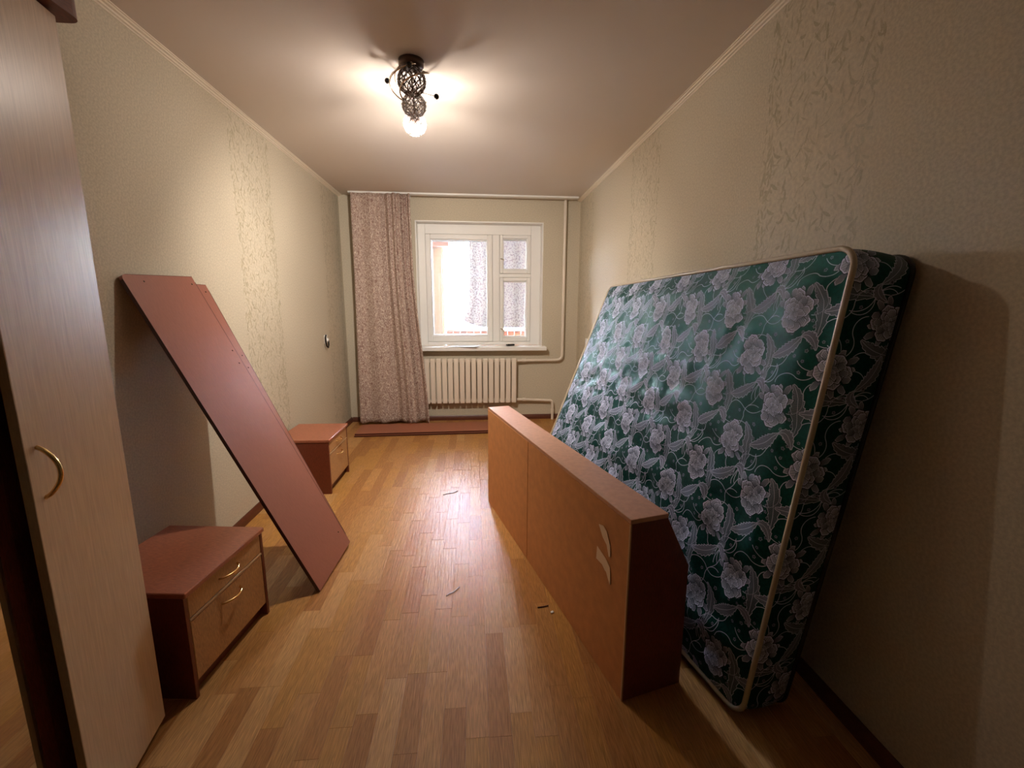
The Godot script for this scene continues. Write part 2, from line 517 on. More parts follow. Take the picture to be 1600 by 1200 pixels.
func build_shell() -> void:
	# floor slab and its laminate strips
	var fl := struct("floor", box(Vector3(0, -0.2, 0), Vector3(W, -0.012, ZR)), M.sub, "orange brown laminate floor of narrow staggered strips", "floor")
	build_planks(fl)
	struct("ceiling", box(Vector3(-0.15, H, -0.36), Vector3(W + 0.15, H + 0.2, ZR + 0.15)), M.ceiling, "plain off-white painted ceiling above the lamp", "ceiling")
	var wl := struct("wall_left", box(Vector3(-0.15, -0.2, 0), Vector3(0, H, ZR)), M.paper, "beige wallpapered wall behind the leaning boards and wardrobe", "wall")
	paper_strips(wl, 0.0, 1.0, [1, 4], 0.05 - 0.535)
	var wr := struct("wall_right", box(Vector3(0, -0.2, 0), Vector3(0.15, H, ZR)), M.paper, "beige wallpapered wall that the mattress leans on", "wall", Vector3(W, 0, 0))
	paper_strips(wr, 0.0, -1.0, [1, 4, 7], 0.04 - 0.535)
	# window wall: four pieces round the opening
	var st := begin()
	var x0 := 0.80; var x1 := 2.222; var y0 := 0.83; var y1 := 2.256
	add_box(st, Vector3(-0.15, -0.2, -0.36), Vector3(x0, H, 0))
	add_box(st, Vector3(x1, -0.2, -0.36), Vector3(W + 0.15, H, 0))
	add_box(st, Vector3(x0, -0.2, -0.36), Vector3(x1, y0, 0))
	add_box(st, Vector3(x0, y1, -0.36), Vector3(x1, H, 0))
	struct("wall_back", finish(st), M.paper, "beige papered wall around the window and radiator", "wall")
	var wf := begin()  # wide opening added here so less light bounces back into the room
	add_box(wf, Vector3(-0.15, -0.2, 0), Vector3(0.62, H, 0.15))
	add_box(wf, Vector3(2.12, -0.2, 0), Vector3(W + 0.15, H, 0.15))
	add_box(wf, Vector3(0.62, 2.06, 0), Vector3(2.12, H, 0.15))
	struct("wall_front", finish(wf), M.paper, "papered wall behind the camera with an added wide doorway", "wall", Vector3(0, 0, ZR))
	var door := thing("door_1", "white casing of the added doorway behind the camera", "door", Vector3(0.62, 0, ZR), 0.0, "", "structure")
	obj("door_frame", box(Vector3(-0.05, 0.0, -0.02), Vector3(0.02, 2.11, -0.001), 0.003), M.white, door)
	obj("door_frame", box(Vector3(1.48, 0.0, -0.02), Vector3(1.55, 2.11, -0.001), 0.003), M.white, door)
	obj("door_frame", box(Vector3(0.021, 2.04, -0.02), Vector3(1.479, 2.11, -0.001), 0.003), M.white, door)
	# unseen hall added beyond the doorway to swallow bounced light
	var hall := mat(rgb8(150, 122, 92), 0.8)
	struct("floor_added_hall", box(Vector3(-0.3, -0.2, ZR), Vector3(3.0, 0.0, ZR + 2.6)), M.skirt, "dark brown floor of the added unlit hall", "floor")
	struct("ceiling_added_hall", box(Vector3(-0.3, H, ZR + 0.15), Vector3(3.0, H + 0.2, ZR + 2.6)), M.ceiling, "ceiling of the added unlit hall", "ceiling")
	struct("wall_added_hall_left", box(Vector3(-0.3, -0.2, ZR + 0.15), Vector3(-0.15, H, ZR + 2.6)), hall, "left wall of the added unlit hall", "wall")
	struct("wall_added_hall_right", box(Vector3(W + 0.15, -0.2, ZR + 0.15), Vector3(3.0, H, ZR + 2.6)), hall, "right wall of the added unlit hall", "wall")
	struct("wall_added_hall_end", box(Vector3(-0.3, -0.2, ZR + 2.6), Vector3(3.0, H + 0.2, ZR + 2.75)), hall, "end wall of the added unlit hall", "wall")
	# cornices: ribbed foam mouldings
	var prof := PackedVector2Array([Vector2(0, 0), Vector2(0.004, 0.0), Vector2(0.008, 0.004), Vector2(0.016, 0.005), Vector2(0.020, 0.010), Vector2(0.030, 0.011), Vector2(0.034, 0.015), Vector2(0.041, 0.016), Vector2(0.041, 0.019), Vector2(0, 0.019)])
	struct("trim_1", prism(prof, 0.0, ZR), M.cornice, "thin ribbed white cornice along the left wall", "cornice", Vector3(0.0012, H - 0.019, 0))
	var mirrored := PackedVector2Array()
	for p in prof: mirrored.append(Vector2(-p.x, p.y))
	struct("trim_2", prism(mirrored, 0.0, ZR), M.cornice, "thin ribbed white cornice along the right wall", "cornice", Vector3(W - 0.0012, H - 0.019, 0))
	# skirting boards
	var sk := PackedVector2Array([Vector2(0, 0), Vector2(0.016, 0), Vector2(0.015, 0.030), Vector2(0.010, 0.048), Vector2(0.006, 0.056), Vector2(0, 0.056)])
	struct("baseboard_left", prism(sk, 0.0, ZR), M.skirt, "brown skirting board along the left wall", "skirting board", Vector3(0.0012, 0, 0))
	var sm := PackedVector2Array()
	for p in sk: sm.append(Vector2(-p.x, p.y))
	struct("baseboard_right", prism(sm, 0.0, ZR), M.skirt, "brown skirting board along the right wall", "skirting board", Vector3(W - 0.0012, 0, 0))
	struct("baseboard_back", prism(sk, -W + 0.017, -0.017), M.skirt, "brown skirting board under the radiator", "skirting board").rotation.y = -PI / 2

func build_planks(fl: Node3D) -> void:
	# laminate strips: the 300 largest in view as single parts, the others joined
	rng.seed = 11
	var tones := [rgb8(220, 160, 94), rgb8(204, 142, 80), rgb8(228, 172, 108), rgb8(212, 152, 88), rgb8(198, 136, 76), rgb8(216, 156, 84)]
	var mats: Array = []
	for k in 12:
		var c: Color = tones[k % 6]
		var m := tri_mat(c, T.grain, Vector3(7, 7, 0.35), 0.36, Vector3(k * 0.37, k * 0.11, k * 0.23))
		m.metallic_specular = 0.32
		mats.append(relief(m, T.bumps, 0.09))
	var n := 36
	var wd := W / n
	var all: Array = []
	var eye := Vector3(1.433, 1.346, 5.13)
	for i in n:
		var z := -rng.randf() * 0.4
		while z < ZR:
			var l := 0.30 + 0.05 * rng.randi_range(0, 4)
			var z0 := maxf(z, 0.0)
			var z1 := minf(z + l, ZR)
			if z1 - z0 > 0.02:
				var c := Vector3((i + 0.5) * wd, 0, (z0 + z1) / 2.0)
				var hidden := (c.x < 0.45 and c.z > 3.75) or c.z > 4.75 or (c.x > 2.25 and c.z > 2.0 and c.z < 3.9) or (c.x < 0.45 and c.z > 3.3)
				var side := absf((c.x - eye.x) - (eye.z - c.z) * 0.086) / maxf(0.05, eye.z - c.z)
				if side > 1.35: hidden = true
				all.append([9.0 if hidden else c.distance_to(eye), i, z0, z1, rng.randi() % 12])
			z += l
	all.sort_custom(func(p, q): return p[0] < q[0])
	var rest: Array = []
	for k in 6: rest.append(begin())
	for k in all.size():
		var e: Array = all[k]
		var lo := Vector3(e[1] * wd, -0.0121, e[2])
		var size_ := Vector3(wd - 0.0003, 0.0121, snappedf(e[3] - e[2], 0.001) - 0.0004)
		if k < 300 and e[0] < 9.0:
			obj("plank", box(Vector3.ZERO, size_, 0.0005), mats[e[4]], fl, lo)
		else:
			add_box(rest[e[4] % 6], lo, lo + size_, 0.0005)
	for k in 6:
		var o := obj("planks", finish(rest[k]), mats[k], fl)
		o.set_meta("kind", "stuff")

func build_window() -> void:
	var x0 := 0.80; var x1 := 2.222; var y0 := 0.83; var y1 := 2.256
	var w := thing("window_1", "old white wooden double window with a small vent sash at right", "window", Vector3.ZERO, 0.0, "", "structure")
	# plastered reveal
	obj("reveal", box(Vector3(x0, 0.876, -0.34), Vector3(x0 + 0.012, y1, 0.002)), M.white, w)
	obj("reveal", box(Vector3(x1 - 0.012, 0.876, -0.34), Vector3(x1, y1, 0.002)), M.white, w)
	obj("reveal", box(Vector3(x0, y1 - 0.012, -0.34), Vector3(x1, y1, 0.002)), M.white, w)
	obj("window_sill", box(Vector3(0.74, 0.832, -0.13), Vector3(2.262, 0.876, 0.122), 0.004), M.white_gloss, w)
	for layer in 2:
		var z := -0.135 if layer == 0 else -0.25
		var fr := begin()
		var d := 0.05
		add_box(fr, Vector3(x0 + 0.012, 0.877, z - d), Vector3(0.893, y1 - 0.012, z), 0.004)
		add_box(fr, Vector3(2.098, 0.877, z - d), Vector3(x1 - 0.012, y1 - 0.012, z), 0.004)
		add_box(fr, Vector3(0.893, 0.877, z - d), Vector3(2.098, 0.918, z), 0.004)
		add_box(fr, Vector3(0.893, 2.136, z - d), Vector3(2.098, y1 - 0.012, z), 0.004)
		add_box(fr, Vector3(1.655, 0.918, z - d), Vector3(1.735, 2.136, z), 0.004)
		add_box(fr, Vector3(1.735, 1.665, z - d), Vector3(2.098, 1.705, z), 0.004)
		obj("frame", finish(fr), M.white, w)
		for s in [[0.895, 1.653, 0.920, 2.134, 0.055], [1.737, 2.096, 1.707, 2.134, 0.036], [1.737, 2.096, 0.920, 1.663, 0.040]]:
			var a: float = s[0]; var b: float = s[1]; var c: float = s[2]; var e: float = s[3]; var t: float = s[4]
			var sa := begin()
			var za := z - 0.045
			var zb := z + 0.012
			add_box(sa, Vector3(a, c, za), Vector3(a + t, e, zb), 0.006)
			add_box(sa, Vector3(b - t, c, za), Vector3(b, e, zb), 0.006)
			add_box(sa, Vector3(a + t, c, za), Vector3(b - t, c + t * 1.25, zb), 0.006)
			add_box(sa, Vector3(a + t, e - t, za), Vector3(b - t, e, zb), 0.006)
			# glazing bead
			add_box(sa, Vector3(a + t, c + t * 1.25, z - 0.03), Vector3(a + t + 0.010, e - t, z - 0.006), 0.003)
			add_box(sa, Vector3(b - t - 0.010, c + t * 1.25, z - 0.03), Vector3(b - t, e - t, z - 0.006), 0.003)
			add_box(sa, Vector3(a + t + 0.01, c + t * 1.25, z - 0.03), Vector3(b - t - 0.01, c + t * 1.25 + 0.010, z - 0.006), 0.003)
			add_box(sa, Vector3(a + t + 0.01, e - t - 0.010, z - 0.03), Vector3(b - t - 0.01, e - t, z - 0.006), 0.003)
			var sash := obj("sash", finish(sa), M.white, w)
			obj("pane", box(Vector3(a + t, c + t * 1.25, z - 0.021), Vector3(b - t, e - t, z - 0.017)), M.glass, sash)
			if layer == 0 and a > 1.7:
				obj("latch", tube(PackedVector3Array([Vector3(a + 0.012, (c + e) / 2.0 - (0.05 if e > 2.0 else 0.22), z + 0.012), Vector3(a + 0.012, (c + e) / 2.0 - (0.05 if e > 2.0 else 0.22), z + 0.03), Vector3(a + 0.055, (c + e) / 2.0 - (0.065 if e > 2.0 else 0.24), z + 0.034)]), 0.006), M.chrome, sash)

# ------------------------------------------------------------------ beyond the window
func build_loggia() -> void:
	var plaster := tri_mat(rgb8(186, 158, 128), T.mottle, Vector3(2, 2, 2), 0.8)
	struct("floor_loggia", box(Vector3(-0.4, -0.3, -1.62), Vector3(3.1, -0.1, -0.36)), mat(rgb8(150, 140, 130), 0.8), "grey concrete floor of the loggia outside the window", "floor")
	struct("ceiling_loggia", box(Vector3(-0.4, 2.62, -1.62), Vector3(3.1, 2.8, -0.36)), mat(rgb8(170, 164, 156), 0.9), "whitewashed ceiling of the loggia outside the window", "ceiling")
	struct("wall_loggia", box(Vector3(0.30, -0.1, -1.62), Vector3(0.45, 2.62, -0.36)), plaster, "plastered end wall of the loggia left of the window", "wall")
	struct("wall_loggia_right", box(Vector3(2.75, -0.1, -1.62), Vector3(2.9, 2.62, -0.36)), plaster, "plastered end wall of the loggia right of the window", "wall")
	# pale casing and the reddish box above it
	var p := thing("loggia_post", "pale beige boxed post at the left of the loggia glazing", "post", Vector3(0, 0, -1.44))
	obj("post_body", box(Vector3(0.46, -0.1, -0.06), Vector3(0.985, 2.14, 0.04), 0.006), plaster, p)
	obj("edge_strip", box(Vector3(0.986, 0.0, -0.05), Vector3(1.012, 2.14, 0.03), 0.004), mat(rgb8(236, 214, 170), 0.6), p)
	var bx := tri_mat(rgb8(172, 112, 92), T.grain, Vector3(1, 9, 9), 0.6)
	tag(obj("loggia_box", box(Vector3(0.50, 2.142, -0.10), Vector3(1.10, 2.285, 0.14), 0.012), bx, self, Vector3(0, 0, -1.42)), "reddish brown wooden box on top of the pale loggia post", "box")
	# parapet of upright boards, orange and weathered
	var pa := thing("loggia_parapet", "orange brown boarded parapet under the loggia glazing", "parapet", Vector3(0, 0, -1.46))
	var pm := [tri_mat(rgb8(196, 100, 46), T.grain, Vector3(8, 1, 8), 0.6), tri_mat(rgb8(184, 90, 42), T.grain, Vector3(8, 1, 8), 0.6, Vector3(0.4, 0.2, 0)), tri_mat(rgb8(204, 110, 54), T.grain, Vector3(8, 1, 8), 0.6, Vector3(0.7, 0.1, 0))]
	for k in 17:
		obj("board", box(Vector3(0, -0.1, 0), Vector3(0.098, 0.965, 0.02), 0.003), pm[(k * 5) % 3], pa, Vector3(1.03 + k * 0.1, 0, 0))
	obj("rail", box(Vector3(1.015, 0.966, -0.05), Vector3(2.74, 1.0, 0.05), 0.005), mat(rgb8(226, 218, 206), 0.5), pa)
	# glazing bars
	var gz := thing("loggia_glazing", "thin pale glazing bars above the loggia parapet", "glazing", Vector3(0, 0, -1.5))
	obj("transom", box(Vector3(1.013, 2.085, -0.02), Vector3(2.74, 2.125, 0.02), 0.003), mat(rgb8(150, 150, 145), 0.6), gz)
	obj("mullion", box(Vector3(1.70, 1.001, -0.02), Vector3(1.74, 2.084, 0.02), 0.003), mat(rgb8(190, 188, 180), 0.6), gz)
	obj("mullion", box(Vector3(1.70, 2.126, -0.02), Vector3(1.74, 2.62, 0.02), 0.003), mat(rgb8(190, 188, 180), 0.6), gz)
	# curtain in the loggia
	var P: Array = []; var UV: Array = []
	for i in 41:
		var row: Array = []; var uvr: Array = []
		var t := i / 40.0
		for j in 121:
			var s := j / 120.0
			var xa := lerpf(1.385, 1.36, t) - 0.07 * smoothstep(0.80, 0.93, t) * pow(1.0 - s, 10.0)
			var y := lerpf(2.58, 1.025, t) + 0.10 * smoothstep(0.9, 1.0, t) * pow(1.0 - s, 14.0)
			row.append(Vector3(lerpf(xa, 2.70, s), y, -1.32 + 0.022 * sin(s * 46.0 + 1.2 * sin(s * 9.0)) * (0.5 + 0.5 * t)))
			uvr.append(Vector2(s * 1.6, t * 1.9))
		P.append(row); UV.append(uvr)
	var sc := begin()
	add_grid(sc, P, UV)
	tag(obj("loggia_curtain", finish(sc), M.sprig, self), "thin white sprigged curtain hanging in the loggia outside", "curtain")
	# grille outside, bare tree, neighbouring block, yard
	var iron := mat(rgb8(130, 140, 150), 0.5, 0.3)
	var gr := thing("window_grille", "grey metal grille of slanting bars outside the loggia", "grille", Vector3(0, 0, -1.56))
	for k in 5:
		obj("bar", tube(PackedVector3Array([Vector3(1.04 + k * 0.13, 1.46, 0), Vector3(1.04 + k * 0.13, 0.985, 0)]), 0.005, 6), iron, gr)
	for k in 4:
		obj("bar", tube(PackedVector3Array([Vector3(0.98 + k * 0.15, 1.46, 0.012), Vector3(1.32 + k * 0.15, 0.99, 0.012)]), 0.006, 6), iron, gr)
	obj("rail", tube(PackedVector3Array([Vector3(1.03, 0.99, 0.02), Vector3(2.6, 0.99, 0.02)]), 0.009, 6), iron, gr)
	var tr := thing("bare_tree", "bare leafless tree standing in front of the pale block outside", "tree", Vector3(0.2, -6.0, -9.0))
	var bark := mat(rgb8(120, 110, 104), 0.9)
	obj("trunk", tube(PackedVector3Array([Vector3(0, 0, 0), Vector3(0.05, 2.5, 0), Vector3(0.0, 5.0, 0.1), Vector3(0.1, 7.2, 0)]), 0.11, 8), bark, tr)
	rng.seed = 41
	for k in 14:
		var y := 3.2 + k * 0.28
		var a := rng.randf() * TAU
		var l := rng.randf_range(0.8, 1.6)
		var b0 := Vector3(0.03, y, 0.02)
		var b1 := b0 + Vector3(cos(a), 0.7, sin(a)) * l * 0.5
		var b2 := b0 + Vector3(cos(a + 0.3), 1.1, sin(a + 0.3)) * l
		obj("branch", tube(PackedVector3Array([b0, b1, b2]), 0.022, 6), bark, tr)
	var bl := thing("apartment_block", "pale grey low building far beyond the loggia", "building", Vector3(-6, -6.0, -26.0))
	obj("facade", box(Vector3(0, 0, -6), Vector3(20, 7.6, 0), 0.02), mat(rgb8(196, 204, 212), 0.9), bl)
	obj("roof", prism(PackedVector2Array([Vector2(-0.3, 7.6), Vector2(20.3, 7.6), Vector2(17, 8.5), Vector2(3, 8.5)]), -6.2, 0.2), mat(rgb8(170, 182, 196), 0.9), bl)
	for r in 2:
		for k in 9:
			obj("window", box(Vector3(1.0 + k * 2.1, 1.6 + r * 3.0, 0.0), Vector3(2.1 + k * 2.1, 3.0 + r * 3.0, 0.05)), mat(rgb8(120, 130, 140), 0.3), bl)
	struct("yard", box(Vector3(-40, -6.3, -60), Vector3(40, -6.0, -1.7)), mat(rgb8(200, 202, 206), 0.95), "pale open yard outside far below the window", "ground")

# ------------------------------------------------------------------ things
func build_lamp() -> void:
	var c := Vector3(1.146, 0, 2.74)
	var t := thing("ceiling_lamp", "bronze ceiling lamp of three stacked crystal balls with curling arms", "lamp", Vector3(c.x, 2.5, c.z))
	obj("canopy", lathe(PackedVector2Array([Vector2(0.0, -0.030), Vector2(0.054, -0.029), Vector2(0.060, -0.024), Vector2(0.061, -0.002), Vector2(0.0, -0.0005)])), M.bronze, t)
	var cens := [Vector3(0, -0.090, 0), Vector3(-0.002, -0.165, -0.080), Vector3(-0.010, -0.222, -0.160)]
	obj("stem", tube(PackedVector3Array([Vector3(0, -0.02, 0), Vector3(0, -0.08, -0.005), Vector3(0, -0.125, -0.04), Vector3(-0.002, -0.165, -0.08), Vector3(-0.006, -0.195, -0.12)]), 0.005, 8), M.bronze, t)
	var balls := [[0.066, 0.062], [0.058, 0.054], [0.056, 0.052]]
	for k in 3:
		var r: float = balls[k][0]; var ry: float = balls[k][1]
		var cen: Vector3 = cens[k]
		var wires := begin()
		var beads := begin()
		var turns := 11
		for m in turns:
			for dir: float in [-1.0, 1.0]:
				var path := PackedVector3Array()
				for i in 17:
					var ph := lerpf(0.25, PI - 0.25, i / 16.0)
					var th := TAU * m / turns + dir * ph * 0.8
					path.append(cen + Vector3(r * sin(ph) * cos(th), ry * cos(ph), r * sin(ph) * sin(th)))
				add_tube(wires, path, 0.0028 if k == 0 else 0.0022, 5)
		beads.set_smooth_group(-1)
		for i in 9:
			var ph := lerpf(0.3, PI - 0.3, i / 8.0)
			var nb := maxi(5, int(17 * sin(ph)))
			for m in nb:
				var th := TAU * (m + 0.5 * (i % 2)) / nb
				var p := cen + Vector3(r * sin(ph) * cos(th), ry * cos(ph), r * sin(ph) * sin(th)) * 0.98
				var s := 0.0085 if k < 2 else 0.0075
				var top := p + Vector3(0, s, 0); var bot := p - Vector3(0, s, 0)
				for q in 5:
					var a0 := TAU * q / 5; var a1 := TAU * (q + 1) / 5
					var e0 := p + Vector3(cos(a0), 0, sin(a0)) * s; var e1 := p + Vector3(cos(a1), 0, sin(a1)) * s
					tri(beads, top, e0, e1, p); tri(beads, bot, e0, e1, p)
		var sh := obj("crystal_ball", finish(wires), M.bronze if k == 0 else M.wire, t)
		var bd := obj("crystal_beads", finish(beads), M.crystal, sh)
		bd.set_meta("kind", "stuff")
		if k == 2:
			var sp := SphereMesh.new(); sp.radius = 0.030; sp.height = 0.060; sp.radial_segments = 24; sp.rings = 12
			obj("bulb", sp, M.bulb, sh, cen)
			var ax := (cens[1] - cen as Vector3).normalized()
			var cup := obj("added_bulb_socket", lathe(PackedVector2Array([Vector2(0.030, 0.018), Vector2(0.032, 0.022), Vector2(0.020, 0.050), Vector2(0.0, 0.052)]), 20), M.bronze, sh)  # unseen cup added to shade the ceiling on the camera side
			cup.transform = Transform3D(Basis(Quaternion(Vector3.UP, ax)), cen)
			var li := OmniLight3D.new()
			li.name = "bulb_light"
			li.light_color = LAMP_COLOR
			li.light_energy = LAMP_ENERGY
			li.light_size = 0.028
			li.omni_range = 12.0
			li.omni_attenuation = 2.0
			li.shadow_enabled = true
			li.position = cen
			t.add_child(li)
			# the bulb throws most of its light forward, along the slanting stem
			var sl := SpotLight3D.new()
			sl.name = "bulb_beam"
			sl.light_color = LAMP_COLOR
			sl.light_energy = BEAM_ENERGY
			sl.light_size = 0.028
			sl.spot_range = 12.0
			sl.spot_attenuation = 2.0
			sl.spot_angle = 85.0
			sl.spot_angle_attenuation = 1.0
			sl.shadow_enabled = true
			sl.position = cen
			t.add_child(sl)
			sl.transform.basis = Basis.looking_at(Vector3(-0.05, -0.72, -0.70), Vector3.UP)
	# three curling arms with dark end knobs
	for k in 3:
		var a0: float = [2.75, -0.35, 1.1][k]
		var path := PackedVector3Array()
		for i in 41:
			var s := i / 40.0
			var a := a0 + s * 3.9
			var r := 0.045 + 0.065 * sin(PI * minf(1.0, s * 1.1 + 0.05))
			path.append(Vector3(r * cos(a), -0.035 - 0.14 * s, r * sin(a) - 0.075 * s))
		obj("arm", tube(path, 0.0038, 8), M.chrome, t)
		var kn: Vector3 = [Vector3(-0.123, -0.075, -0.04), Vector3(0.114, -0.136, -0.04), Vector3(0.0, -0.058, 0.085)][k]
		var kp := PackedVector3Array([path[2], path[2].lerp(kn, 0.5) + Vector3(0, 0.01, 0), kn])
		if k == 1: kp = PackedVector3Array([path[26], path[26].lerp(kn, 0.5), kn])
		obj("knob_arm", tube(kp, 0.0016, 6), M.chrome, t)
		var sp := SphereMesh.new(); sp.radius = 0.013; sp.height = 0.026; sp.radial_segments = 16; sp.rings = 8
		obj("knob", sp, M.black, t, kn)

func build_curtain() -> void:
	var rail := thing("curtain_rail", "narrow white curtain track fixed to the ceiling above the window", "curtain rail", Vector3(0, H, 0.15))
	obj("track", box(Vector3(0.165, -0.018, -0.035), Vector3(2.56, -0.0005, 0.035), 0.003), M.white, rail)
	obj("end_cap", box(Vector3(0.150, -0.020, -0.037), Vector3(0.1648, -0.0005, 0.037), 0.004), M.white, rail)
	obj("end_cap", box(Vector3(2.5602, -0.020, -0.037), Vector3(2.575, -0.0005, 0.037), 0.004), M.white, rail)
	var nx := 240; var ny := 60
	var F: Array = []; var B: Array = []; var UV: Array = []
	for i in ny + 1:
		var rf: Array = []; var rb: Array = []; var ru: Array = []
		var t := float(i) / ny
		for j in nx + 1:
			var s := float(j) / nx
			# left third hangs nearly flat, the rest is gathered into folds
			var xt := 0.178 + 0.605 * (s if s < 0.0 else pow(s, 1.0))
			var xb := 0.150 + 0.772 * s
			var k := smoothstep(0.0, 0.75, t)
			k = 0.25 * t + 0.75 * smoothstep(0.25, 1.0, t)
			var x := lerpf(xt, xb, k)
			var y := lerpf(2.481, 0.035 - 0.004 * sin(s * 40.0), t)
			var g := smoothstep(0.22, 0.5, s)
			var fine := sin(s * 58.0 + 3.0 * sin(s * 7.0)) * 0.020 * g * (1.0 - 0.45 * t)
			var broad := sin(s * 21.0 + 1.6 * sin(s * 5.0 + 0.5)) * (0.028 + 0.030 * t) * (0.35 + 0.65 * g)
			var wav := 0.006 * sin(t * 7.0 + s * 15.0) * t
			var z := 0.190 + fine + broad + wav + 0.02 * t * (s - 0.5)
			rf.append(Vector3(x, y, z)); rb.append(Vector3(x, y, z - 0.0016))
			ru.append(Vector2(s * 1.5, t * 3.0))
		F.append(rf); B.append(rb); UV.append(ru)
	var st := begin()
	add_grid(st, F, UV)
	add_grid(st, B, UV, true)
	# closed hems
	for e: int in [0, nx]:
		for i in ny: quad(st, F[i][e], F[i + 1][e], B[i + 1][e], B[i][e], F[i][nx / 2])
	for e: int in [0, ny]:
		for j in nx: quad(st, F[e][j], F[e][j + 1], B[e][j + 1], B[e][j], F[ny / 2][j])
	var cu := thing("curtain", "mauve beige patterned curtain hanging in folds at the left of the window", "curtain", Vector3.ZERO)
	obj("drape", finish(st), M.drape, cu)
	obj("heading_tape", box(Vector3(0.185, 2.452, 0.108), Vector3(0.775, 2.4815, 0.110)), M.sheet, cu)

func build_radiator() -> void:
	var t := thing("radiator", "cream cast iron radiator of flat upright sections under the window", "radiator", Vector3(0.862, 0, 0))
	var n := 16
	var p := 0.0663
	for k in n:
		var st := begin()
		var x := k * p
		add_box(st, Vector3(x + 0.004, 0.222, 0.085), Vector3(x + p - 0.007, 0.738, 0.112), 0.007)
		add_box(st, Vector3(x + 0.018, 0.240, 0.035), Vector3(x + p - 0.021, 0.722, 0.085), 0.006)
		add_box(st, Vector3(x, 0.690, 0.045), Vector3(x + p - 0.0004, 0.742, 0.092), 0.012)
		add_box(st, Vector3(x, 0.228, 0.045), Vector3(x + p - 0.0004, 0.276, 0.092), 0.012)
		obj("radiator_section", finish(st), M.pipe, t)
	for x: float in [0.2, 0.86]:
		obj("bracket", box(Vector3(x, 0.66, 0.001), Vector3(x + 0.02, 0.688, 0.06), 0.003), M.pipe, t)
	var arc := PackedVector3Array([Vector3(2.457, 2.499, 0.045), Vector3(2.457, 2.0, 0.045), Vector3(2.458, 0.775, 0.045)])
	for i in 7:
		var a := i / 6.0 * PI / 2
		arc.append(Vector3(2.458 - 0.06 + 0.06 * cos(a), 0.775 - 0.06 * sin(a), 0.045))
	arc.append(Vector3(1.99, 0.712, 0.05)); arc.append(Vector3(1.925, 0.712, 0.066))
	var up := thing("heating_pipe", "white heating pipe running from the ceiling down to the radiator top", "pipe")
	obj("pipe", tube(arc, 0.0165, 14), M.pipe, up)
	obj("coupling", tube(PackedVector3Array([Vector3(1.985, 0.712, 0.052), Vector3(2.03, 0.712, 0.049)]), 0.022, 14), M.pipe, up)
	var lo := PackedVector3Array([Vector3(1.925, 0.252, 0.066), Vector3(1.99, 0.248, 0.05), Vector3(2.30, 0.232, 0.045)])
	for i in 7:
		var a := i / 6.0 * PI / 2
		lo.append(Vector3(2.316 + 0.04 * sin(a), 0.192 + 0.04 * cos(a), 0.045))
	lo.append(Vector3(2.357, 0.0, 0.045))
	var dn := thing("heating_pipe", "short white heating pipe from the radiator foot down into the floor", "pipe")
	obj("pipe", tube(lo, 0.0155, 14), M.pipe, dn)
	obj("coupling", tube(PackedVector3Array([Vector3(1.995, 0.248, 0.05), Vector3(2.03, 0.246, 0.05)]), 0.021, 14), M.pipe, dn)
	obj("coupling", tube(PackedVector3Array([Vector3(2.357, 0.09, 0.045), Vector3(2.357, 0.125, 0.045)]), 0.02, 14), M.pipe, dn)

func bow_handle(span: float, out: float, r: float) -> ArrayMesh:
	# feet at z = +-span/2, bowing out along +x
	var p := PackedVector3Array()
	for i in 21:
		var s := i / 20.0
		p.append(Vector3(out * pow(sin(PI * s), 0.6), 0, (s - 0.5) * span))
	return tube(p, r, 10)

func make_cabinet(at: Vector3, turn: float, w: float, d: float, h: float, label: String) -> Node3D:
	# origin: near front bottom corner; front faces +x, body reaches to -x and -z
	var t := thing("bedside_cabinet", label, "cabinet", at, turn, "bedside cabinets")
	obj("side_panel", box(Vector3(-d, 0, -0.016), Vector3(-0.002, h - 0.0205, 0), 0.001), M.dark, t)
	obj("side_panel", box(Vector3(-d, 0, -w), Vector3(-0.002, h - 0.0205, -w + 0.016), 0.001), M.dark, t)
	obj("back_panel", box(Vector3(-d, 0.05, -w + 0.0165), Vector3(-d + 0.006, h - 0.021, -0.0165)), M.dark, t)
	obj("top_panel", box(Vector3(-d, h - 0.020, -w - 0.003), Vector3(0.008, h, 0.003), 0.003), M.cherry_x, t)
	obj("base_panel", box(Vector3(-d + 0.007, 0.044, -w + 0.0165), Vector3(-0.02, 0.058, -0.0165)), M.dark, t)
	obj("plinth", box(Vector3(-0.05, 0.0, -w + 0.0165), Vector3(-0.034, 0.0435, -0.0165)), M.dark, t)
	obj("edge_rail", box(Vector3(-0.016, 0.288, -w + 0.0165), Vector3(-0.001, 0.297, -0.0165), 0.001), M.pvc, t)
	var dr := obj("drawer", box(Vector3(-0.018, 0.300, -w + 0.018), Vector3(-0.003, h - 0.024, -0.018), 0.0015), M.alder, t)
	var hd := obj("handle", bow_handle(0.105, 0.028, 0.0045), M.brass, dr, Vector3(-0.004, 0.345, -w / 2))
	var dd := obj("door", box(Vector3(-0.018, 0.060, -w + 0.018), Vector3(-0.003, 0.285, -0.018), 0.0015), M.alder, t)
	obj("handle", bow_handle(0.105, 0.028, 0.0045), M.brass, dd, Vector3(-0.004, 0.243, -w / 2))
	return t

func rounded(w: float, l: float, r0: float) -> PackedVector2Array:
	# rectangle 0..w by 0..l with its upper left corner (x = 0, y = l) rounded
	var p := PackedVector2Array([Vector2(0, 0), Vector2(w, 0), Vector2(w, l)])
	for i in 7:
		var a := PI / 2 + i / 6.0 * PI / 2
		p.append(Vector2(r0 + r0 * cos(a), l - r0 + r0 * sin(a)))
	return p

